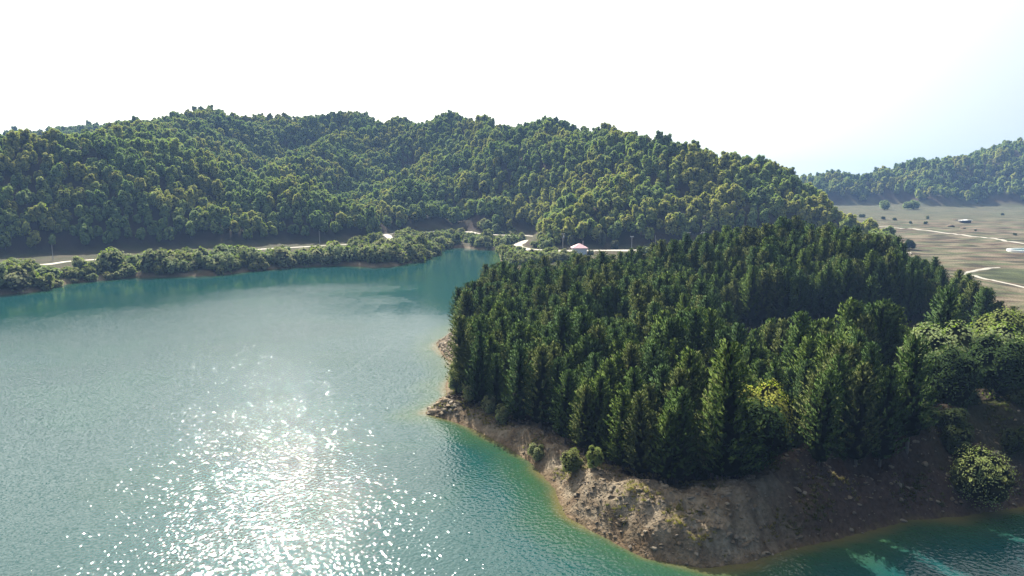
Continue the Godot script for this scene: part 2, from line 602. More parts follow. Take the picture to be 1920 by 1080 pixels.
func spline(points: Array, step: float) -> PackedVector3Array:
	var cv := Curve3D.new()
	for i in points.size():
		var p: Vector3 = points[i]
		var a: Vector3 = points[maxi(i - 1, 0)]
		var b: Vector3 = points[mini(i + 1, points.size() - 1)]
		var t := (b - a) / 6.0
		cv.add_point(p, -t, t)
	cv.bake_interval = step
	return cv.get_baked_points()


func ribbon(points: Array, half: float, lift: float, step := 3.0) -> ArrayMesh:
	var pts := spline(points, step)
	var v := PackedVector3Array()
	var n := PackedVector3Array()
	var idx := PackedInt32Array()
	for i in pts.size():
		var t := pts[mini(i + 1, pts.size() - 1)] - pts[maxi(i - 1, 0)]
		var side := Vector3(-t.z, 0, t.x).normalized()
		var wob := half * (1.0 + 0.12 * n_mid.get_noise_2d(pts[i].x * 3.0, pts[i].z * 3.0))
		var top := ground(pts[i].x, pts[i].z)
		for s: float in [-1.0, -0.55, 0.0, 0.55, 1.0]:
			var q: Vector3 = pts[i] + side * (wob * s)
			var y := maxf(ground(q.x, q.z), top - 0.3) + lift * (1.0 - 0.5 * s * s)
			v.append(Vector3(q.x, y if absf(s) < 0.9 else y - 0.12, q.z))
			n.append((Vector3.UP + side * s * 0.25).normalized())
	for i in pts.size() - 1:
		for k in 4:
			var a := i * 5 + k
			idx.append_array([a, a + 5, a + 1, a + 1, a + 5, a + 6] if Vector3(0, 1, 0).dot((v[a + 1] - v[a]).cross(v[a + 5] - v[a])) > 0.0 else [a, a + 1, a + 5, a + 1, a + 6, a + 5])
	return arr_mesh(v, n, idx)


func _roads() -> void:
	tag(part("road", ribbon(left_road, 2.2, 0.16), M.road, self), "pale dirt road along the foot of the left hill", "road", "", "structure")
	tag(part("road", ribbon(far_road, 1.7, 0.17), M.road, self), "pale dirt road round the head of the inlet", "road", "", "structure")
	tag(part("road", ribbon(bend_road, 3.2, 0.18), M.road, self), "pale road bend above the inlet shrubs left of the hut", "road", "", "structure")
	tag(part("road", ribbon(hut_road, 3.4, 0.19), M.road, self), "pale straight road behind the pink roofed hut", "road", "", "structure")
	tag(part("path", ribbon(valley_track, 1.5, 0.22), M.path, self), "pale dirt track across the dry valley floor", "track", "", "structure")
	tag(part("path", ribbon(valley_path, 1.1, 0.22), M.path, self), "narrow pale path curving through green grass in the valley", "path", "", "structure")


# ---------------------------------------------------------------- built things
func box(st: SurfaceTool, at: Vector3, size: Vector3, basis := Basis()) -> void:
	var b := BoxMesh.new()
	b.size = size
	st.append_from(b, 0, Transform3D(basis, at))


func tube(st: SurfaceTool, a: Vector3, b: Vector3, ra: float, rb: float, sides := 8) -> void:
	var c := CylinderMesh.new()
	c.bottom_radius = ra
	c.top_radius = rb
	c.height = a.distance_to(b)
	c.radial_segments = sides
	c.rings = 1
	var up := (b - a).normalized()
	var side := up.cross(Vector3.RIGHT if absf(up.x) < 0.9 else Vector3.UP).normalized()
	st.append_from(c, 0, Transform3D(Basis(side, up, side.cross(up)), (a + b) * 0.5))


func begin() -> SurfaceTool:
	var st := SurfaceTool.new()
	st.begin(Mesh.PRIMITIVE_TRIANGLES)
	return st


func flat_tri(st: SurfaceTool, a: Vector3, b: Vector3, c: Vector3) -> void:
	var n := (c - a).cross(b - a).normalized()
	for p in [a, b, c]:
		st.set_normal(n)
		st.add_vertex(p)


func quad(st: SurfaceTool, a: Vector3, b: Vector3, c: Vector3, d: Vector3) -> void:
	flat_tri(st, a, b, c)
	flat_tri(st, a, c, d)


func _hut_and_poles() -> void:
	var white := plain("white plaster", Color(0.74, 0.72, 0.73))
	var pink := plain("pink sheet roof", Color(0.50, 0.29, 0.31), 0.6)
	var dark := plain("dark frame", Color(0.05, 0.04, 0.04))
	var y := ground(35.6, -365.0)
	var h := node("hut", Vector3(35.6, y - 0.25, -365.0), 0.02)
	tag(h, "small white hut with a pink hipped roof beside the road", "hut")
	var st := begin()
	box(st, Vector3(0, 1.9, 0), Vector3(7.2, 3.8, 6.4))
	part("wall", st.commit(), white, h)
	st = begin()
	var e := 4.3
	var k := 3.9
	var apex := Vector3(0, 6.0, 0)
	var c := [Vector3(-e, 3.72, k), Vector3(e, 3.72, k), Vector3(e, 3.72, -k), Vector3(-e, 3.72, -k)]
	for i in 4:
		var a: Vector3 = c[i]
		var b: Vector3 = c[(i + 1) % 4]
		flat_tri(st, b, a, apex)
		quad(st, a, b, b - Vector3(0, 0.16, 0), a - Vector3(0, 0.16, 0))
	quad(st, c[0] - Vector3(0, 0.16, 0), c[1] - Vector3(0, 0.16, 0), c[2] - Vector3(0, 0.16, 0), c[3] - Vector3(0, 0.16, 0))
	part("roof", st.commit(), pink, h)
	st = begin()
	tube(st, Vector3(2.1, 4.2, -1.6), Vector3(2.1, 6.8, -1.6), 0.16, 0.16)
	box(st, Vector3(2.1, 6.9, -1.6), Vector3(0.5, 0.1, 0.5))
	part("flue_pipe", st.commit(), plain("grey metal", Color(0.35, 0.35, 0.36), 0.5), h)
	st = begin()
	box(st, Vector3(-3.65, 1.15, 0.8), Vector3(0.1, 2.1, 1.0))
	part("door", st.commit(), dark, h)
	st = begin()
	box(st, Vector3(3.65, 1.9, 0.0), Vector3(0.1, 1.0, 1.2))
	part("window", st.commit(), dark, h)
	# utility poles
	var wood := plain("grey pole wood", Color(0.33, 0.31, 0.29))
	var cer := plain("pale insulator", Color(0.7, 0.7, 0.68), 0.3)
	var spots := [[28.0, -380.0, 9.0, "utility pole with a cluttered top standing left of the hut"], [66.0, -380.5, 8.2, "utility pole with a white crossarm on the straight road"], [79.5, -383.0, 8.2, "plain slim utility pole right of the crossarm pole"],
		[-222.0, -333.0, 8.0, "lone utility pole by the left road before the dark bank"], [-118.0, -424.0, 8.0, "utility pole by the left road near the hill's tip"]]
	var n := 0
	for s in spots:
		var p := node("utility_pole", Vector3(s[0], ground(s[0], s[1]) - 0.3, s[1]), 0.1)
		tag(p, s[3], "utility pole", "utility poles along the dirt roads")
		st = begin()
		tube(st, Vector3.ZERO, Vector3(0, s[2], 0), 0.17, 0.11)
		part("pole", st.commit(), wood, p)
		if n == 0 or n == 1:
			st = begin()
			box(st, Vector3(0, s[2] - 0.2, 0.12), Vector3(2.0, 0.22, 0.16))
			part("crossarm", st.commit(), cer if n == 1 else wood, p)
			for k2 in 3:
				st = begin()
				tube(st, Vector3(-0.8 + 0.8 * k2, s[2] - 0.08, 0.12), Vector3(-0.8 + 0.8 * k2, s[2] + 0.25, 0.12), 0.09, 0.06)
				part("insulator", st.commit(), cer, p)
		if n == 0:
			st = begin()
			box(st, Vector3(0.3, s[2] - 1.6, 0.3), Vector3(0.7, 0.9, 0.5))
			part("transformer_box", st.commit(), plain("grey case", Color(0.4, 0.42, 0.42), 0.5), p)
		n += 1
	for s in [[96.5, -382.5, "curved road lamp behind the pines at the straight road's right end"], [105.0, -385.0, "curved road lamp behind the pines, the one further right"]]:
		var p := node("street_lamp", Vector3(s[0], ground(s[0], s[1]) - 0.2, s[1]), -0.5)
		tag(p, s[2], "street lamp", "road lamps behind the pines")
		st = begin()
		tube(st, Vector3.ZERO, Vector3(0, 9.0, 0), 0.1, 0.07)
		tube(st, Vector3(0, 9.0, 0), Vector3(0.7, 9.6, 0), 0.06, 0.05)
		tube(st, Vector3(0.7, 9.6, 0), Vector3(1.6, 9.6, 0), 0.05, 0.05)
		part("pole", st.commit(), cer, p)
		st = begin()
		box(st, Vector3(1.9, 9.55, 0), Vector3(0.9, 0.16, 0.36))
		part("lamp_head", st.commit(), cer, p)


func _valley_things() -> void:
	var white := plain("white paint", Color(0.78, 0.78, 0.76), 0.5)
	var conc := plain("pale concrete", Color(0.68, 0.66, 0.63))
	var teal := plain("teal water", Color(0.16, 0.36, 0.34), 0.12)
	var dark := plain("dark boards", Color(0.07, 0.06, 0.055))
	# white-rimmed basin at the right edge
	var at := Vector3(291.0, 0, -383.0)
	at.y = ground(at.x, at.z) + 0.1
	var b := node("basin", at, 0.0)
	tag(b, "white rimmed basin with pale teal water at the valley's right edge", "basin")
	var rim := begin()
	var pool := begin()
	var steps := 40
	for i in steps:
		var q := []
		for k in 2:
			var t := TAU * float(i + k) / steps
			var o := Vector3(sin(t) * 15.0, 0, cos(t) * 10.0)
			q.append([o, o * 0.90, o + Vector3(0, 0, 0)])
		var o0: Vector3 = q[0][0]
		var o1: Vector3 = q[1][0]
		var i0: Vector3 = q[0][1]
		var i1: Vector3 = q[1][1]
		var up := Vector3(0, 0.9, 0)
		var dn := Vector3(0, -1.0, 0)
		quad(rim, o0 + up, o1 + up, o1 + dn, o0 + dn)
		quad(rim, i0 + up, i1 + up, o1 + up, o0 + up)
		quad(rim, i1 + up, i0 + up, i0 + dn, i1 + dn)
		flat_tri(pool, Vector3(0, 0.35, 0), i1 * 1.01 + Vector3(0, 0.35, 0), i0 * 1.01 + Vector3(0, 0.35, 0))
	part("rim", rim.commit(), conc, b)
	part("pool", pool.commit(), teal, b)
	var st := begin()
	box(st, Vector3(-2, 0.75, -2.0), Vector3(24, 0.12, 0.8), Basis(Vector3.UP, 0.12))
	part("walkway", st.commit(), dark, b)
	# low white shelter
	at = Vector3(396.0, 0, -606.0)
	at.y = ground(at.x, at.z)
	b = node("shelter", at, 0.05)
	tag(b, "low white roofed shelter on bare ground in the valley", "shelter")
	st = begin()
	box(st, Vector3(-2.4, 2.25, 0), Vector3(5.4, 0.3, 4.6), Basis(Vector3.BACK, 0.03))
	box(st, Vector3(2.6, 2.5, -0.3), Vector3(4.8, 0.3, 4.6), Basis(Vector3.BACK, -0.05))
	part("roof", st.commit(), white, b)
	st = begin()
	box(st, Vector3(0, 1.0, -0.4), Vector3(8.4, 2.0, 3.4))
	part("wall", st.commit(), dark, b)
	# heaps
	var heaps := [[355.0, -562.0, 3.2, 2.2, "brown pointed earth heap left of the white shelter"], [350.0, -538.0, 2.4, 1.3, "pale boulder lying below the white shelter"], [408.0, -640.0, 3.0, 1.0, "low dark mound of earth beyond the white shelter"]]
	for s in heaps:
		var o := part("earth_heap" if s[3] > 2.0 else "boulder" if s[3] > 1.1 else "mound", rock_mesh(rng.randi(), s[2], s[3], 0.25), M.rock, self)
		o.position = Vector3(s[0], ground(s[0], s[1]) - 0.1, s[1])
		tag(o, s[4], "heap" if s[3] > 2.0 else "boulder" if s[3] > 1.1 else "mound")


func rock_mesh(s: int, r: float, h: float, rough: float, tint := Color(0.52, 0.42, 0.32)) -> ArrayMesh:
	var nz := noise(0.9, 3, s)
	var v := PackedVector3Array()
	var idx := PackedInt32Array()
	var rings := 6
	var segs := 9
	var cuts := []
	var g := RandomNumberGenerator.new()
	g.seed = s
	for i in 7: cuts.append([Vector3(g.randfn(), g.randfn() * 0.7 + 0.2, g.randfn()).normalized(), g.randf_range(0.62, 0.9)])
	for j in rings + 1:
		for i in segs + 1:
			var t := PI * float(j) / rings
			var p := TAU * float(i % segs) / segs
			var d := Vector3(sin(t) * cos(p), cos(t), sin(t) * sin(p))
			d *= 1.0 + rough * nz.get_noise_3dv(d * 1.3)
			for c in cuts:
				var over: float = d.dot(c[0]) - c[1]
				if over > 0.0: d -= c[0] * over
			v.append(Vector3(d.x * r, d.y * h, d.z * r))
	for j in rings:
		for i in segs:
			var a := j * (segs + 1) + i
			idx.append_array([a, a + 1, a + segs + 1, a + 1, a + segs + 2, a + segs + 1])
	var st := begin()
	for i in range(0, idx.size(), 3):
		var a := v[idx[i]]
		var b := v[idx[i + 1]]
		var c := v[idx[i + 2]]
		var n := (c - a).cross(b - a)
		if n.length() < 1e-7: continue
		n = n.normalized()
		if n.dot((a + b + c) / 3.0) < 0.0:
			var w := b
			b = c
			c = w
			n = -n
		for p in [a, b, c]:
			st.set_normal(n)
			st.set_color(tint)
			st.add_vertex(p)
	return st.commit()


# ---------------------------------------------------------------- plants
class Leaves:
	var v := PackedVector3Array()
	var n := PackedVector3Array()
	var c := PackedColorArray()
	var idx := PackedInt32Array()
	var inner: Leaves

	func diamond(at: Vector3, along: Vector3, across: Vector3, shade: Vector3, col: Color, fold := 0.0) -> void:
		# a small spray of foliage: a diamond bent along its middle
		var k := v.size()
		var face := along.cross(across).normalized()
		v.append(at - along)
		v.append(at + across + face * fold)
		v.append(at + along)
		v.append(at - across + face * fold)
		for i in 4:
			n.append(shade)
			c.append(col)
		var g := (v[k + 2] - v[k]).cross(v[k + 1] - v[k])
		if g.dot(shade) > 0.0: idx.append_array([k, k + 1, k + 2, k, k + 2, k + 3])
		else: idx.append_array([k, k + 2, k + 1, k, k + 3, k + 2])

	func blob(at: Vector3, r: Vector3, col: Color, g: RandomNumberGenerator) -> void:
		var k := v.size()
		var rings := 4
		var segs := 7
		for j in rings + 1:
			for i in segs:
				var t := PI * float(j) / rings
				var p := TAU * float(i) / segs
				var d := Vector3(sin(t) * cos(p), cos(t), sin(t) * sin(p))
				v.append(at + d * r * g.randf_range(0.8, 1.1))
				n.append(d)
				c.append(col)
		for j in rings:
			for i in segs:
				var a := k + j * segs + i
				var b := k + j * segs + (i + 1) % segs
				idx.append_array([a, b, a + segs, b, b + segs, a + segs])

	func bar(a: Vector3, b: Vector3, ra: float, rb: float, col: Color, sides := 5) -> void:
		var k := v.size()
		var up := (b - a).normalized()
		var s := up.cross(Vector3.RIGHT if absf(up.x) < 0.9 else Vector3.BACK).normalized()
		var t := s.cross(up)
		for i in sides:
			var d := s * cos(TAU * i / sides) + t * sin(TAU * i / sides)
			v.append(a + d * ra)
			v.append(b + d * rb)
			n.append(d)
			n.append(d)
			c.append(col)
			c.append(col)
		for i in sides:
			var p := k + 2 * i
			var q := k + 2 * ((i + 1) % sides)
			var g := (v[q] - v[p]).cross(v[p + 1] - v[p])
			if g.dot(n[p]) > 0.0: idx.append_array([p, p + 1, q, p + 1, q + 1, q])
			else: idx.append_array([p, q, p + 1, p + 1, q, q + 1])


func done(l: Leaves) -> ArrayMesh:
	var m := arr_mesh(l.v, l.n, l.idx, l.c)
	if l.inner:
		var a := []
		a.resize(Mesh.ARRAY_MAX)
		a[Mesh.ARRAY_VERTEX] = l.inner.v
		a[Mesh.ARRAY_NORMAL] = l.inner.n
		a[Mesh.ARRAY_COLOR] = l.inner.c
		a[Mesh.ARRAY_INDEX] = l.inner.idx
		m.add_surface_from_arrays(Mesh.PRIMITIVE_TRIANGLES, a)
		m.surface_set_material(0, M.leaf)
		m.surface_set_material(1, M.dense)
	return m


func broad_crown(s: int, height: float, low: float, width: float, puffs: int, per: int, size: float, upright := 0.0) -> ArrayMesh:
	var g := RandomNumberGenerator.new()
	g.seed = s
	var l := Leaves.new()
	l.inner = Leaves.new()
	var mid := (height + low) * 0.5
	var half := (height - low) * 0.5
	var spots := []
	for i in puffs:
		var t := (i + 0.5) / puffs
		var y := lerpf(-0.72, 0.80, t)
		var ring := sqrt(maxf(0.05, 1.0 - y * y)) * 0.68
		var a := i * 2.399 + g.randf_range(-0.5, 0.5)
		var r := g.randf_range(0.25, 0.5) * width * 0.5 * lerpf(1.15, 0.9, t) * 1.25
		spots.append([Vector3(cos(a) * ring * width * 0.5, mid + y * half * 0.9, sin(a) * ring * width * 0.5) * Vector3(g.randf_range(0.8, 1.15), 1, g.randf_range(0.8, 1.15)), r])
	for p in spots:
		var at: Vector3 = p[0]
		var r: float = p[1]
		var tone := g.randf_range(0.82, 1.18)
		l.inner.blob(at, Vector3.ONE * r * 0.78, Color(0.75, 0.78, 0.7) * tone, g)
		for i in per:
			var d := Vector3(g.randfn(), g.randfn() + 0.25, g.randfn()).normalized()
			var q := at + d * r * g.randf_range(0.72, 1.12) * Vector3(1, 1.0 + upright * 0.3, 1)
			var out := (d * 0.75 + (q - Vector3(0, mid - half * 0.3, 0)).normalized() * 0.6 + Vector3(g.randfn(), g.randfn(), g.randfn()) * 0.28).normalized()
			var along := out.cross(Vector3(g.randfn(), g.randfn(), g.randfn())).normalized()
			var k := size * g.randf_range(0.7, 1.3)
			out = (out + Vector3.UP * 0.95).normalized()
			var tilt := (out + along * g.randf_range(-0.6, 0.6)).normalized()
			var across := tilt.cross(along).normalized()
			var shade := tone * g.randf_range(0.8, 1.22)
			l.diamond(q, along * k * 0.62, across * k * 0.42, out, Color(shade * g.randf_range(0.92, 1.1), shade, shade * g.randf_range(0.8, 1.1)), k * 0.08)
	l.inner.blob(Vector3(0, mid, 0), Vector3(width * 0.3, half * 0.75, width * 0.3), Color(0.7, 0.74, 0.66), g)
	return done(l)


func trunk_mesh(s: int, height: float, r: float, limbs: int, spread: float) -> ArrayMesh:
	var g := RandomNumberGenerator.new()
	g.seed = s
	var l := Leaves.new()
	var p := Vector3(0, -0.6, 0)
	var bend := Vector3(g.randfn() * 0.03, 0, g.randfn() * 0.03)
	for i in 4:
		var q := p + Vector3(0, (height + 0.6) / 4.0, 0) + bend * height * 0.25
		l.bar(p, q, r * (1.0 - i * 0.22), r * (1.0 - (i + 1) * 0.22), Color.WHITE, 6)
		p = q
	for i in limbs:
		var t := g.randf_range(0.4, 0.85)
		var a := i * 2.4 + g.randf()
		var base := Vector3(0, height * t, 0) + bend * height * t
		l.bar(base, base + Vector3(cos(a) * spread, height * 0.2, sin(a) * spread), r * 0.4, r * 0.12, Color.WHITE, 4)
	return done(l)


func pine_crown(s: int, height: float, width: float, low: float, fine := 1.0) -> ArrayMesh:
	var g := RandomNumberGenerator.new()
	g.seed = s
	var l := Leaves.new()
	var y := low
	var turn := g.randf() * TAU
	var lean := Vector3(g.randfn() * 0.012, 0, g.randfn() * 0.012)
	while y < height - 0.35:
		var t := (y - low) / (height - low)
		var reach := width * 0.5 * pow(1.0 - t, 0.55) * (0.72 + 0.28 * minf(1.0, t * 5.0)) + 0.18
		var arms := 6 if t < 0.8 else 5
		turn += 0.7 + g.randf() * 0.5
		for i in arms:
			var a := turn + TAU * (i + g.randf_range(-0.25, 0.25)) / arms
			var long := reach * g.randf_range(0.72, 1.18)
			if g.randf() < 0.06: long *= 0.5
			var rise := lerpf(0.12, 0.75, t) + g.randf_range(-0.08, 0.12)
			var flat := Vector3(cos(a), 0, sin(a))
			var dir := (flat + Vector3.UP * rise).normalized()
			var base := Vector3(0, y + g.randf_range(-0.15, 0.15), 0) + lean * y
			var tone := g.randf_range(0.8, 1.2)
			var steps := maxi(2, int(ceil(long / (0.36 * fine))))
			for k in range(1 if long > 0.8 else 0, steps + 1):
				var f := float(k) / steps
				var at := base + dir * long * f + Vector3.UP * (f * f * 0.28 * long)
				var up := (dir + Vector3.UP * (0.35 + 0.5 * f)).normalized()
				var span := 0.30 * (1.25 - 0.45 * f) * fine
				for q in 4:
					var swing := (up + Vector3(g.randfn(), g.randfn() * 0.6, g.randfn()) * 0.42).normalized()
					var side := swing.cross(Vector3(g.randfn(), g.randfn(), g.randfn())).normalized()
					var shade := (flat * 0.55 + Vector3.UP * 0.75 + side.cross(swing) * 0.35).normalized()
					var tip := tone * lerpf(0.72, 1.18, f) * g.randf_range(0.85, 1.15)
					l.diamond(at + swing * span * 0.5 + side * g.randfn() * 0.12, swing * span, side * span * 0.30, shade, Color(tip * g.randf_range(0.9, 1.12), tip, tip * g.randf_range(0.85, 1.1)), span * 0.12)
		y += g.randf_range(0.42, 0.6) * lerpf(1.1, 0.75, t)
	l.inner = Leaves.new()
	for k in 5:
		var f := (k + 0.4) / 5.0
		var rr := width * 0.5 * pow(1.0 - f, 0.75) * 0.5
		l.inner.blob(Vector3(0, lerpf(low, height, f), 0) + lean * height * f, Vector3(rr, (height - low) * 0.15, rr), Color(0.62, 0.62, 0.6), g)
	for k in 6:
		var swing := (Vector3.UP + Vector3(g.randfn(), 0, g.randfn()) * 0.25).normalized()
		var side := swing.cross(Vector3(g.randfn(), 0.1, g.randfn())).normalized()
		l.diamond(Vector3(0, height - 0.35 + k * 0.07, 0) + lean * height, swing * 0.4, side * 0.14, (side + Vector3.UP).normalized(), Color.WHITE * 1.1, 0.03)
	return done(l)


func pine_trunk(s: int, height: float, low: float) -> ArrayMesh:
	var g := RandomNumberGenerator.new()
	g.seed = s
	var l := Leaves.new()
	l.bar(Vector3(0, -0.8, 0), Vector3(0, height * 0.5, 0), 0.2, 0.13, Color.WHITE, 7)
	l.bar(Vector3(0, height * 0.5, 0), Vector3(0, height - 0.2, 0), 0.13, 0.03, Color.WHITE, 6)
	var y := 1.2
	while y < height * 0.8:
		for i in 3:
			var a := g.randf() * TAU
			var r := 0.35 + 0.9 * clampf(y - low + 0.6, 0.0, 1.0)
			l.bar(Vector3(0, y, 0), Vector3(cos(a) * r, y + 0.15 * r, sin(a) * r), 0.035, 0.012, Color.WHITE, 3)
		y += 0.7
	return done(l)


func in_frame(p: Vector3, margin := 1.03) -> bool:
	var q := p - Vector3(0, CAM_H, 0)
	var s := sin(deg_to_rad(8.6))
	var c := cos(deg_to_rad(8.6))
	var depth := -(s * q.y + c * q.z) * 1.0
	depth = -(c * q.z) - s * q.y
	if depth < 1.0: return false
	var up := c * q.y - s * q.z
	return absf(q.x / depth) < 0.740 * margin and absf(up / depth) < 0.4163 * margin


func field(called: String, mesh: Mesh, mat: Material, where: Array, parent: Node3D) -> void:
	if where.is_empty(): return
	var mm := MultiMesh.new()
	mm.transform_format = MultiMesh.TRANSFORM_3D
	mm.use_colors = true
	mm.mesh = mesh
	mm.instance_count = where.size()
	for i in where.size():
		mm.set_instance_transform(i, where[i][0])
		mm.set_instance_color(i, where[i][1])
	var o := MultiMeshInstance3D.new()
	o.multimesh = mm
	if mesh.get_surface_count() == 1: o.material_override = mat
	o.name = called
	parent.add_child(o, true)
	tag(o, "", "", "", "stuff")


func stand(at: Vector3, turn: float, size: Vector3) -> Transform3D:
	return Transform3D(Basis(Vector3.UP, turn).scaled_local(size), at)


func _forests() -> void:
	var crowns := []
	var trunks := []
	for k in 7:
		var tall := 9.8 + (k % 3) * 1.3
		crowns.append(broad_crown(100 + k, tall, 1.6, 5.7 + (k % 3) * 0.6, 9 + k % 3, 130, 0.66))
		trunks.append(trunk_mesh(200 + k, tall * 0.75, 0.2, 5, 1.6))
	M.crowns = crowns
	M.trunks = trunks
	var g := RandomNumberGenerator.new()
	g.seed = 4242
	var all := []
	var z := -290.0
	while z > -1075.0:
		var far := z < -800.0
		var step := 5.2 if z > -560.0 else 5.3 if z > -800.0 else 7.2
		var x := -770.0
		while x < 900.0:
			var px := x + g.randf_range(-0.45, 0.45) * step
			var pz := z + g.randf_range(-0.45, 0.45) * step
			x += step
			if absf(px) > -pz * 0.80 + 25.0: continue
			if sample(ws, px, pz) < 0.55: continue
			var h := ground(px, pz)
			if px > 300.0 and h > 200.0: continue
			var s := g.randf_range(0.52, 1.02) * (1.2 if px > 330.0 else 1.0)
			var patch := n_big.get_noise_2d(px * 1.5 + 90.0, pz * 1.5)
			var warm := clampf((0.68 if px > 15.0 and pz > -540.0 and px < 300.0 else 0.46) + 1.1 * patch + g.randfn() * 0.22, 0.0, 1.0)
			var slot := clampi(int(warm * 4.999), 0, 4)
			var order: int = [1, 3, 0, 2, 4][slot]
			all.append([Vector3(px, h - 0.3, pz), g.randf() * TAU, Vector3(s, s * g.randf_range(0.85, 1.2), s), order, g.randi() % 7, g.randf_range(0.82, 1.15)])
		z -= step * 0.92
	# the nearest ones in view stand singly, the rest as one wood
	all.sort_custom(func(a, b): return a[0].length_squared() < b[0].length_squared())
	var single := 0
	var per := []
	var pert := []
	for k in 7:
		per.append([])
		pert.append([])
	for t in all:
		var at: Vector3 = t[0]
		if single < 300 and in_frame(at + Vector3(0, 5, 0), 1.0):
			var o := node("broadleaf_tree", at, t[1])
			o.scale = t[2]
			part("trunk", trunks[t[4]], M.bark, o)
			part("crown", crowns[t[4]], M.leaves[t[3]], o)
			var tone: String = ["mid green", "dark green", "light green", "grey green", "yellow green"][t[3]]
			if at.x < -60.0: tag(o, tone + " rounded broadleaf tree low on the left hill above the lake road", "broadleaf tree", "broadleaf trees on the left hill's lower slope, " + tone)
			elif at.x < 60.0: tag(o, tone + " rounded broadleaf tree on the spur behind the hut", "broadleaf tree", "broadleaf trees on the spur behind the hut, " + tone)
			else: tag(o, tone + " rounded broadleaf tree on the steep slope above the straight road", "broadleaf tree", "broadleaf trees above the straight road, " + tone)
			single += 1
			continue
		var col: Color = LEAF_TINTS[t[3]] * t[5]
		per[t[4]].append([stand(at, t[1], t[2]), col])
		if at.length() < 620.0: pert[t[4]].append([stand(at, t[1], t[2]), Color.WHITE])
	var wood := node("wood", Vector3.ZERO)
	tag(wood, "dense broadleaf wood covering the hills behind the lake and valley", "wood", "", "stuff")
	for k in 7:
		field("crown", crowns[k], M.leaf, per[k], wood)
		field("trunk", trunks[k], M.bark, pert[k], wood)
	print("broadleaf ", all.size())


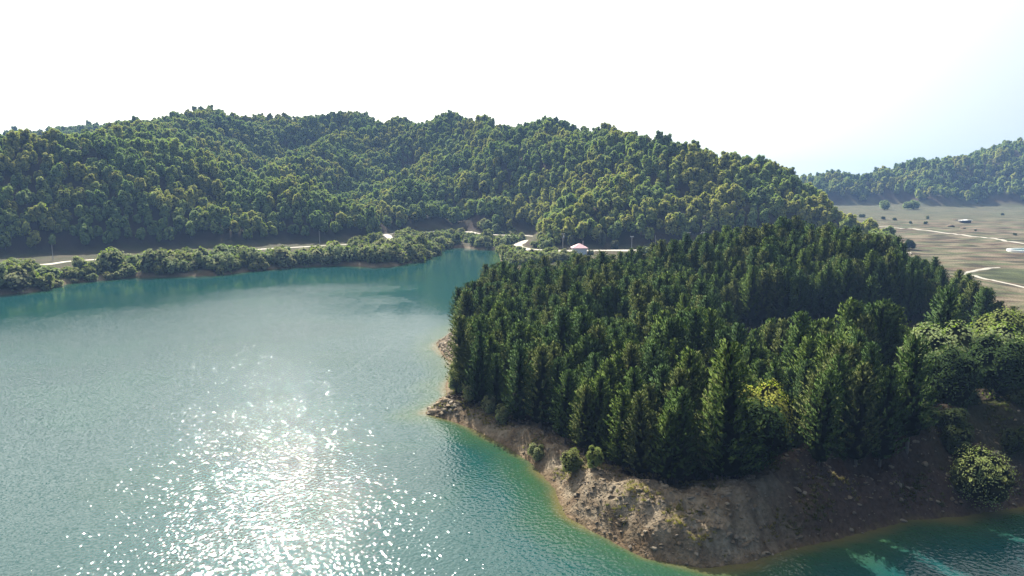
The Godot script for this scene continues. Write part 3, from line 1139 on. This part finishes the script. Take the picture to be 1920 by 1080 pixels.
func _pines() -> void:
	var crowns := []
	var trunks := []
	for k in 6:
		var tall := 11.0 + (k % 3) * 1.0
		var low := 1.4 + 0.5 * (k % 2)
		crowns.append(pine_crown(300 + k, tall, 5.7 + 0.35 * (k % 3), low))
		trunks.append(pine_trunk(400 + k, tall, low))
	for m in crowns:
		m.surface_set_material(0, M.needle)
		m.surface_set_material(1, dense_of(M.needle))
	M.pine_crowns = crowns
	M.pine_trunks = trunks
	var g := RandomNumberGenerator.new()
	g.seed = 99
	var zone := PackedVector2Array([Vector2(-22, -182), Vector2(-16, -160), Vector2(-13, -130), Vector2(-3, -114), Vector2(4, -107), Vector2(9, -98), Vector2(14.5, -87), Vector2(21, -82), Vector2(34, -80), Vector2(46, -85),
		Vector2(60, -92), Vector2(80, -102), Vector2(104, -108), Vector2(112, -150), Vector2(122, -185), Vector2(126, -205), Vector2(128, -250), Vector2(140, -290), Vector2(100, -282), Vector2(66, -264), Vector2(50, -252), Vector2(28, -249), Vector2(4, -252), Vector2(-2, -248), Vector2(-20, -220)])
	var all := []
	var step := 3.0
	var z := -78.0
	while z > -362.0:
		var x := -26.0
		while x < 152.0:
			var p := Vector2(x + g.randf_range(-0.4, 0.4) * step, z + g.randf_range(-0.4, 0.4) * step)
			x += step
			if not Geometry2D.is_point_in_polygon(p, zone): continue
			var d := sample(ds, p.x, p.y)
			if d < 4.0: continue
			var gap := n_mid.get_noise_2d(p.x * 0.8 + 40.0, p.y * 0.8)
			if gap > 0.42: continue
			if Vector2(p.x - 34.0, p.y + 91.0).length() < 3.2: continue       # the yellow tree's place
			if Vector2(p.x - 29.5, p.y + 84.0).length() < 2.6: continue
			if p.x > 58.0 + 4.0 * n_mid.get_noise_2d(p.x, p.y) and p.y > -117.0 or p.x > 76.0 and p.y > -150.0: continue
			if absf((p.x - 62.0) - 0.37 * (p.y + 84.0)) < 2.4 and p.y > -112.0: continue
			if p.x > 30.0 and p.x < 37.5 and p.y > -89.5: continue
			if p.x > 44.0 + 6.0 * n_mid.get_noise_2d(p.x, p.y) and p.x < 104.0 and p.y < -122.0 and p.y > -172.0: continue
			var tall := g.randf_range(0.8, 1.1) * (1.0 + 0.45 * n_mid.get_noise_2d(p.x * 0.9 - 60.0, p.y * 0.9))
			if p.y < -300.0: tall *= 0.62
			elif p.y < -228.0: tall *= 0.72
			if p.x > 108.0: tall *= 0.75
			if p.x > 45.0 and p.y > -124.0: tall *= 1.2
			if p.x < 0.0 and p.y < -230.0: tall *= 0.8
			all.append([Vector3(p.x, ground(p.x, p.y) - 0.15, p.y), g.randf() * TAU, Vector3(tall * g.randf_range(0.9, 1.1), tall, tall * g.randf_range(0.9, 1.1)), g.randi() % 4, g.randi() % 6, d])
		z -= step * 0.95
	all.sort_custom(func(a, b): return a[0].length_squared() < b[0].length_squared())
	var per := []
	for k in 6: per.append([])
	var single := 0
	for t in all:
		var at: Vector3 = t[0]
		if single < 300 and in_frame(at + Vector3(0, 6, 0)):
			var o := node("pine_tree", at, t[1])
			o.scale = t[2]
			o.rotation.x = g.randfn() * 0.03
			o.rotation.z = g.randfn() * 0.03
			part("trunk", trunks[t[4]], M.bark, o)
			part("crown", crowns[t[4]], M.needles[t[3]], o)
			var tone: String = ["dark green", "deep green", "mid green", "olive green"][t[3]]
			var build: String = "tall" if t[2].y > 1.02 else "short" if t[2].y < 0.8 else "middling"
			var kind := build + " " + tone
			if t[5] < 10.0 and at.x < 12.0 and at.z < -140.0: tag(o, kind + " pine at the lake edge near the upper rock point", "pine tree", "pines at the lake edge near the upper rock point, " + kind)
			elif t[5] < 10.0 and at.x < 12.0: tag(o, kind + " pine at the lake edge behind the white rock point", "pine tree", "pines at the lake edge behind the white rock point, " + kind)
			elif at.z > -98.0 and at.x < 40.0: tag(o, kind + " pine in the front row above the tan rocky bank", "pine tree", "front row pines above the tan rocky bank, " + kind)
			elif at.x > 45.0: tag(o, kind + " pine on the shaded right ridge above the bare slope", "pine tree", "pines on the shaded right ridge, " + kind)
			elif at.z > -115.0: tag(o, kind + " pine just behind the front row of the plantation", "pine tree", "pines just behind the front row, " + kind)
			elif at.x < 14.0: tag(o, kind + " pine inside the plantation's left part near the lake", "pine tree", "pines in the plantation's left part, " + kind)
			else: tag(o, kind + " pine inside the plantation between its front and the hilltop", "pine tree", "pines in the plantation's middle, " + kind)
			single += 1
			continue
		per[t[4]].append([stand(at, t[1], t[2]), PINE_TINTS[t[3]] * g.randf_range(0.85, 1.15)])
	var wood := node("pine_wood", Vector3.ZERO)
	tag(wood, "dense pine plantation covering the back of the headland", "pine wood", "", "stuff")
	for k in 6:
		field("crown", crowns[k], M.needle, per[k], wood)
		field("trunk", trunks[k], M.bark, per[k].map(func(e): return [e[0], Color.WHITE]), wood)
	print("pines ", all.size())


func shrub(called: String, mesh: Mesh, mat: Material, at: Vector3, size: Vector3, turn: float, label: String, group := "", category := "shrub") -> MeshInstance3D:
	var o := part(called, mesh, mat, self)
	o.transform = stand(at, turn, size)
	tag(o, label, category, group)
	return o


func _shrubs() -> void:
	var g := RandomNumberGenerator.new()
	g.seed = 515
	var forms := []
	for k in 6: forms.append(broad_crown(600 + k, 1.0, -0.05, 1.15 + 0.15 * (k % 3), 8 + k % 3, 90, 0.135, 0.5))
	M.forms = forms
	var placed := []
	var tones := ["grey green", "pale green", "olive green", "silvery green", "dark green"]
	# left shore
	var tries := 0
	var count := 0
	while tries < 6000 and count < 190:
		tries += 1
		var x := g.randf_range(-262.0, -46.0)
		var z := g.randf_range(-410.0, -215.0)
		var d := sample(ds, x, z)
		if d < 0.8 or d > 24.0 or sample(ws, x, z) > 0.4: continue
		if x < -180.0 and x > -208.0 and z < -296.0 and g.randf() < 0.25: continue
		var ok := true
		var r := g.randf_range(1.9, 4.4) * (0.7 if d < 4.0 else 1.0) * (0.6 if x < -186.0 and x > -212.0 and z < -292.0 else 1.0)
		for q in placed:
			if Vector2(x - q.x, z - q.y).length() < (r + q.z) * 0.5: ok = false
		if not ok: continue
		placed.append(Vector3(x, z, r))
		count += 1
		var tone := g.randi() % 5
		var h := r * g.randf_range(1.25, 2.5)
		var where := "near the left frame edge" if x < -180.0 else "midway along the left shore" if x < -115.0 else "near the left shore's point"
		var size := "tall" if h > 5.2 else "low" if h < 3.6 else "rounded"
		shrub("shrub", forms[g.randi() % 6], M.shrubs[tone], Vector3(x, ground(x, z) - 0.2, z), Vector3(r * 2.0, h, r * 2.0), g.randf() * TAU,
			"%s %s shrub between lake and road %s" % [size, tones[tone], where], "shrubs on the left shore, %s %s, %s" % [size, tones[tone], where])
	for i in 9:
		var x := g.randf_range(-192.0, -172.0)
		var z := g.randf_range(-306.0, -276.0)
		if sample(ds, x, z) < 0.6: continue
		var r := g.randf_range(1.6, 2.6)
		var tone := i % 4
		shrub("shrub", forms[i % 6], M.shrubs[tone], Vector3(x, ground(x, z) - 0.2, z), Vector3(r * 2.2, r * 1.5, r * 2.2), g.randf() * TAU,
			"low %s shrub by the small bay near the left frame edge" % tones[tone], "shrubs by the small bay at left, " + tones[tone])
	# flats at the head of the inlet
	tries = 0
	count = 0
	while tries < 6000 and count < 120:
		tries += 1
		var x := g.randf_range(-92.0, 6.0)
		var z := g.randf_range(-505.0, -396.0)
		var d := sample(ds, x, z)
		if d < 0.8 or d > 48.0 or sample(ws, x, z) > 0.5: continue
		var ok := true
		var r := g.randf_range(1.6, 3.2)
		for t in tracks:
			var a: Vector2 = t.a
			var ab: Vector2 = t.b - a
			var ap := Vector2(x, z) - a
			if (ap - ab * clampf(ap.dot(ab) / ab.dot(ab), 0.0, 1.0)).length() < r + 3.2: ok = false
		for q in placed:
			if Vector2(x - q.x, z - q.y).length() < (r + q.z) * 0.7: ok = false
		if not ok: continue
		placed.append(Vector3(x, z, r))
		count += 1
		var tone := g.randi() % 5
		var h := r * g.randf_range(1.3, 2.3)
		var where := "left of the inlet" if x < -52.0 else "at the head of the inlet" if z < -440.0 else "beside the inlet's right shore"
		var size := "tall" if h > 5.2 else "low" if h < 3.6 else "rounded"
		shrub("shrub", forms[g.randi() % 6], M.shrubs[tone], Vector3(x, ground(x, z) - 0.2, z), Vector3(r * 2.0, h, r * 2.0), g.randf() * TAU,
			"%s %s shrub on the flats %s" % [size, tones[tone], where], "shrubs on the inlet flats, %s %s, %s" % [size, tones[tone], where])
	# right of the inlet, below the road bend
	tries = 0
	count = 0
	while tries < 3000 and count < 46:
		tries += 1
		var x := g.randf_range(-8.0, 30.0)
		var z := g.randf_range(-398.0, -340.0)
		var d := sample(ds, x, z)
		if d < 0.8 or sample(ws, x, z) > 0.5: continue
		if x > 22.0 and z < -352.0: continue
		var ok := true
		var r := g.randf_range(1.6, 3.0)
		for t in tracks:
			var a: Vector2 = t.a
			var ab: Vector2 = t.b - a
			var ap := Vector2(x, z) - a
			if (ap - ab * clampf(ap.dot(ab) / ab.dot(ab), 0.0, 1.0)).length() < r + 3.0: ok = false
		for q in placed:
			if Vector2(x - q.x, z - q.y).length() < (r + q.z) * 0.62: ok = false
		if not ok: continue
		placed.append(Vector3(x, z, r))
		count += 1
		var tone: int = [2, 1, 0, 2, 3][g.randi() % 5]
		var h := r * g.randf_range(1.3, 2.2)
		var size := "tall" if h > 4.8 else "low" if h < 3.4 else "rounded"
		shrub("shrub", forms[g.randi() % 6], M.shrubs[tone], Vector3(x, ground(x, z) - 0.2, z), Vector3(r * 2.0, h, r * 2.0), g.randf() * TAU,
			"%s %s shrub between the lake and the road bend" % [size, tones[tone]], "shrubs below the road bend, %s %s" % [size, tones[tone]])


func tree(called: String, crown: Mesh, trunk: Mesh, mat: Material, bark: Material, x: float, z: float, size: Vector3, turn: float, label: String, category: String) -> void:
	var o := node(called, Vector3(x, ground(x, z) - 0.2, z), turn)
	o.scale = size
	part("trunk", trunk, bark, o)
	part("crown", crown, mat, o)
	tag(o, label, category)


func _single_trees() -> void:
	var lush := tinted(M.leaf, Color(0.20, 0.235, 0.075))
	var yellow := tinted(M.leaf, Color(0.34, 0.34, 0.075))
	var willow := tinted(M.leaf, Color(0.25, 0.30, 0.135))
	var darkleaf := tinted(M.leaf, Color(0.045, 0.075, 0.028))
	var big := broad_crown(901, 9.0, 1.6, 8.4, 16, 420, 0.27)
	var big2 := broad_crown(902, 8.0, 1.0, 7.6, 14, 420, 0.27)
	var small := broad_crown(903, 4.0, 0.1, 4.2, 10, 260, 0.22)
	var small2 := broad_crown(904, 4.0, 0.1, 3.8, 9, 260, 0.2, 0.6)
	var t1 := trunk_mesh(911, 6.5, 0.26, 7, 2.0)
	var t2 := trunk_mesh(912, 2.4, 0.12, 6, 1.1)
	tree("broadleaf_tree", big2, t1, yellow, M.bark, 34.0, -90.5, Vector3(1.0, 1.2, 1.0), 0.4, "yellow green broadleaf tree standing out against the front pines", "broadleaf tree")
	tree("broadleaf_tree", big, t1, darkleaf, M.bark, 29.5, -84.0, Vector3(1.15, 1.1, 1.15), 1.1, "big dark green broadleaf tree at the pines' foot below the yellow tree", "broadleaf tree")
	tree("willow_tree", big, t1, willow, M.pale_bark, 70.5, -112.0, Vector3(1.45, 1.6, 1.45), 2.0, "large pale green willow right of the shaded pines", "willow tree")
	tree("willow_tree", big2, t1, willow, M.pale_bark, 83.0, -114.0, Vector3(1.5, 1.55, 1.5), 0.9, "pale green willow cut by the right frame edge", "willow tree")
	tree("willow_tree", big2, t1, lush, M.pale_bark, 93.0, -128.0, Vector3(1.5, 1.6, 1.5), 3.9, "tall yellow green willow behind the two pale willows", "willow tree")
	tree("broadleaf_tree", big, t1, darkleaf, M.bark, 65.0, -100.5, Vector3(1.0, 1.0, 1.0), 3.0, "dark green broadleaf tree at the foot of the pale willows", "broadleaf tree")
	tree("broadleaf_tree", big2, t1, darkleaf, M.bark, 86.0, -104.5, Vector3(1.15, 1.1, 1.15), 5.0, "dark green broadleaf tree low at the right frame edge", "broadleaf tree")
	tree("broadleaf_tree", big, t1, darkleaf, M.bark, 74.5, -102.5, Vector3(1.1, 1.05, 1.1), 4.0, "dark green broadleaf tree between the two other dark ones at right", "broadleaf tree")
	tree("broadleaf_tree", big2, t1, yellow, M.bark, 140.0, -240.0, Vector3(1.2, 1.1, 1.2), 1.0, "yellowing broadleaf tree behind the pine ridge beside the valley", "broadleaf tree")
	tree("broadleaf_tree", big, t1, lush, M.bark, 190.0, -350.0, Vector3(1.4, 1.3, 1.4), 1.0, "rounded green tree at the hill's foot beside the valley, nearer one", "broadleaf tree")
	tree("broadleaf_tree", big2, t1, M.leaves[0], M.bark, 197.0, -372.0, Vector3(1.5, 1.5, 1.5), 2.0, "rounded green tree at the hill's foot beside the valley, farther one", "broadleaf tree")
	tree("broadleaf_tree", big, t1, M.leaves[0], M.bark, 178.0, -338.0, Vector3(1.2, 1.2, 1.2), 2.7, "green tree between the pine ridge and the rounded valley trees", "broadleaf tree")
	tree("broadleaf_tree", big2, t1, darkleaf, M.bark, 227.0, -394.0, Vector3(0.75, 0.7, 0.75), 2.0, "lone dark round tree on the dry valley floor", "broadleaf tree")
	tree("broadleaf_tree", big2, t1, M.leaves[3], M.bark, 436.0, -815.0, Vector3(1.5, 1.3, 1.5), 0.5, "round tree at the far wood's edge, left of three on the plain", "broadleaf tree")
	tree("broadleaf_tree", big, t1, M.leaves[3], M.bark, 462.0, -812.0, Vector3(1.2, 1.0, 1.2), 0.8, "small round tree out on the plain before the far wood", "broadleaf tree")
	tree("broadleaf_tree", big2, t1, M.leaves[1], M.bark, 478.0, -828.0, Vector3(1.6, 1.3, 1.6), 1.5, "broad round tree touching the far wood, right of three", "broadleaf tree")
	# by the hut and the road
	var pale := tinted(M.leaf, Color(0.17, 0.18, 0.13))
	tree("young_tree", small2, t2, pale, M.pale_bark, 33.0, -384.0, Vector3(1.0, 1.7, 1.0), 0.3, "slim pale young tree rising behind the hut", "young tree")
	tree("young_tree", small2, t2, pale, M.pale_bark, 50.5, -387.0, Vector3(1.1, 2.4, 1.1), 1.3, "tall slim pale tree against the dark bank right of the hut", "young tree")
	tree("young_tree", small, t2, pale, M.pale_bark, 57.0, -384.0, Vector3(1.15, 1.25, 1.15), 2.3, "short round pale tree at the road's edge right of the hut", "young tree")
	shrub("shrub", M.forms[0], M.shrubs[1], Vector3(72.0, ground(72.0, -368.0) - 0.2, -368.0), Vector3(6.5, 3.4, 5.0), 0.4, "low pale shrub in front of the straight road between two poles")
	shrub("shrub", M.forms[3], M.shrubs[4], Vector3(41.5, ground(41.5, -362.0) - 0.2, -362.0), Vector3(3.0, 2.6, 3.0), 1.4, "dark small shrub at the hut's right corner")
	# along the headland shore
	var near := [
		[-11.0, -136.0, 3.4, 4.4, 2, "pale green shrub on the shore above the upper white rocks"], [-10.5, -128.5, 3.8, 4.0, 1, "broad pale green shrub behind the white rock point"], [-7.5, -123.0, 3.6, 3.4, 3, "silvery shrub right of the white rock point"],
		[-4.0, -117.0, 3.0, 3.2, 3, "small silvery shrub overhanging the shaded shore"], [-1.6, -113.0, 2.6, 2.8, 0, "small grey green shrub at the foot of the front pines"], [3.8, -99.5, 3.0, 2.6, 0, "grey green shrub above the orange shore strip"],
		[8.3, -90.0, 3.0, 3.4, 2, "olive shrub left of the tan rock slope's crest"], [11.0, -87.4, 2.8, 3.2, 2, "yellow green shrub on the tan rock slope's crest"],
		[-12.0, -147.0, 2.6, 3.0, 1, "small pale shrub between the two rock points"]]
	var k := 0
	for s in near:
		shrub("shrub", small if k % 2 == 0 else small2, lush if k == 7 else M.shrubs[s[4]], Vector3(s[0], ground(s[0], s[1]) - 0.25, s[1]), Vector3(s[2] / 4.2, s[3] / 4.0, s[2] / 4.2), k * 1.3, s[5])
		k += 1
	# dark bushes at the foot of the front pines and on the shaded slope
	var gg := RandomNumberGenerator.new()
	gg.seed = 31
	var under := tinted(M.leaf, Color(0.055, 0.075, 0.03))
	for i in 46:
		var bx := gg.randf_range(24.0, 104.0)
		var edge := lerpf(-84.0, -100.0, clampf((bx - 24.0) / 60.0, 0, 1))
		var bz := edge + gg.randf_range(-5.0, 2.5 if bx < 60.0 else 5.0)
		if sample(ds, bx, bz) < 3.0: continue
		var bs := gg.randf_range(0.5, 1.0)
		var place := "at the foot of the front pines" if bx < 46.0 else "on the shaded slope's upper edge" if bx < 72.0 else "on the shaded slope at the right"
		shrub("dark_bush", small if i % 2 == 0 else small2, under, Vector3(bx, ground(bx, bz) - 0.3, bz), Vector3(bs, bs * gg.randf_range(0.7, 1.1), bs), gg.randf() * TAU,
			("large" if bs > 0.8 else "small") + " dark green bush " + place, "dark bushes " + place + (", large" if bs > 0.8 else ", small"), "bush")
	for i in 34:
		var bx := gg.randf_range(190.0, 640.0)
		var bz := gg.randf_range(-780.0, -330.0)
		if absf(bx) > -bz * 0.75 or sample(ws, bx, bz) > 0.2 or bx < 205.0 + 0.15 * (-bz - 400.0) or bz > -380.0: continue
		if Vector2(bx - 290.0, bz + 383.0).length() < 22.0: continue
		var bs := gg.randf_range(0.25, 0.6) * (1.4 if bz < -600.0 else 1.0)
		var place := "far out on the valley floor by the wood" if bz < -620.0 else "on the valley floor beyond the dirt track" if bz < -500.0 else "on the valley floor near the dirt track"
		shrub("valley_bush", small, M.shrubs[4] if i % 3 else under, Vector3(bx, ground(bx, bz) - 0.2, bz), Vector3(bs * gg.randf_range(1.0, 2.2), bs, bs), gg.randf() * TAU,
			("dark" if i % 3 == 0 else "olive") + " low bush " + place, "low bushes " + place + (", dark" if i % 3 == 0 else ", olive"), "bush")
	# overhanging bush at the lower right
	var fl := tinted(M.leaf, Color(0.30, 0.35, 0.13))
	tree("overhanging_bush", broad_crown(931, 5.0, 0.5, 6.0, 20, 230, 0.15, 0.8), trunk_mesh(932, 3.4, 0.14, 9, 2.2), fl, M.pale_bark, 60.8, -85.2, Vector3(1.05, 1.1, 1.05), 0.0, "sunlit yellow green bush leaning over the dark water at lower right", "bush")
	# yellow patches in the pines
	shrub("shrub", small, lush, Vector3(70.0, ground(70.0, -262.0), -262.0), Vector3(2.4, 1.8, 1.6), 0.0, "pale yellow shrub patch in a gap among the hilltop pines")
	shrub("shrub", small2, lush, Vector3(20.0, ground(20.0, -196.0), -196.0), Vector3(1.8, 1.8, 1.8), 0.0, "yellow green shrub patch in a gap at the plantation's middle")


# ---------------------------------------------------------------- rocks and tufts on the near bank
func _bank() -> void:
	var g := RandomNumberGenerator.new()
	g.seed = 77
	var forms := []
	var tints := [Color(0.66, 0.56, 0.42), Color(0.58, 0.47, 0.34), Color(0.72, 0.65, 0.53), Color(0.62, 0.55, 0.46)]
	for k in 8: forms.append(rock_mesh(700 + k, 1.0, 0.62, 0.5, tints[k % 4]))
	var singles := 0
	var small := []
	for k in 8: small.append([])
	for i in 60000:
		var x := g.randf_range(-24.0, 92.0)
		var z := g.randf_range(-186.0, -69.0)
		var d := sample(ds, x, z)
		if d < -0.3 or d > 8.5: continue
		var lit := smoothstep(34.0, 24.0, x) * smoothstep(5.0, 9.0, x)
		var tip := maxf(smoothstep(9.0, 4.0, Vector2(x + 16.0, z + 123.0).length()), smoothstep(12.0, 6.0, Vector2(x + 18.0, z + 172.0).length()))
		var chance := 0.2 + 0.5 * lit + 0.8 * tip
		if g.randf() > chance: continue
		var r := 0.10 + 0.26 * pow(g.randf(), 3.2) + 0.32 * tip * g.randf()
		var turn := Basis.from_euler(Vector3(g.randf_range(-0.5, 0.5), g.randf() * TAU, g.randf_range(-0.4, 0.4)))
		var size := Vector3(g.randf_range(0.8, 1.7), g.randf_range(0.6, 1.1), g.randf_range(0.7, 1.1)) * r
		var at := Vector3(x, ground(x, z) + 0.1 * r, z)
		var form := g.randi() % 8
		if r > 0.30 and singles < 220:
			size *= 1.25
			at.y -= 0.12 * r
			var o := part("rock", forms[form], M.pale_rock if tip > 0.3 else M.rock, self)
			o.transform = Transform3D(turn.scaled_local(size), at)
			if tip > 0.3 and z > -140.0: tag(o, "pale angular rock on the white rock point", "rock", "rocks on the white rock point")
			elif tip > 0.3: tag(o, "tan rock on the upper rock point by the leftmost pines", "rock", "rocks on the upper rock point")
			elif lit > 0.3: tag(o, "tan weathered rock set in the sunlit rocky bank", "rock", "rocks in the sunlit bank")
			elif x > 30.0: tag(o, "grey rock lying on the shaded bank at lower right", "rock", "rocks on the shaded bank")
			else: tag(o, "brown rock along the shaded shore below the pines", "rock", "rocks along the shaded shore")
			singles += 1
		else:
			small[form].append([Transform3D(turn.scaled_local(size), at), Color.WHITE * g.randf_range(0.75, 1.1)])
	var o := node("rubble", Vector3.ZERO)
	tag(o, "small loose stones covering the headland's banks", "rubble", "", "stuff")
	for k in 8: field("stones", forms[k], M.rock, small[k], o)
	print("rocks ", singles)
	# dry tufts
	var l := Leaves.new()
	for i in 26:
		var a := g.randf() * TAU
		var dir := Vector3(cos(a) * 0.5, 1.0, sin(a) * 0.5).normalized()
		var side := dir.cross(Vector3(cos(a), 0, sin(a))).normalized()
		var h := g.randf_range(0.10, 0.26)
		l.diamond(dir * h + Vector3(cos(a), 0, sin(a)) * g.randf() * 0.3, dir * h, side * 0.035, (Vector3.UP + dir * 0.4).normalized(), Color.WHITE * g.randf_range(0.8, 1.1), 0.01)
	var tuft := done(l)
	var spots := []
	for i in 60000:
		var x := g.randf_range(-20.0, 100.0)
		var z := g.randf_range(-150.0, -71.0)
		var d := sample(ds, x, z)
		if d < 0.6 or d > 24.0: continue
		var m := n_mid.get_noise_2d(x * 1.5 + 70.0, z * 1.5)
		if m < -0.02 or g.randf() > 0.25 + 1.5 * m: continue
		var tone := Color(0.24, 0.195, 0.105).lerp(Color(0.10, 0.105, 0.05), clampf(0.3 + 1.5 * n_mid.get_noise_2d(x + 500.0, z) + (0.6 if x > 50.0 else 0.0), 0, 1))
		spots.append([stand(Vector3(x, ground(x, z) - 0.05, z), g.randf() * TAU, Vector3.ONE * g.randf_range(0.5, 1.1)), tone])
	var gr := node("grass", Vector3.ZERO)
	tag(gr, "dry grass tufts scattered over the headland's banks", "grass", "", "stuff")
	field("tufts", tuft, M.leaf, spots, gr)
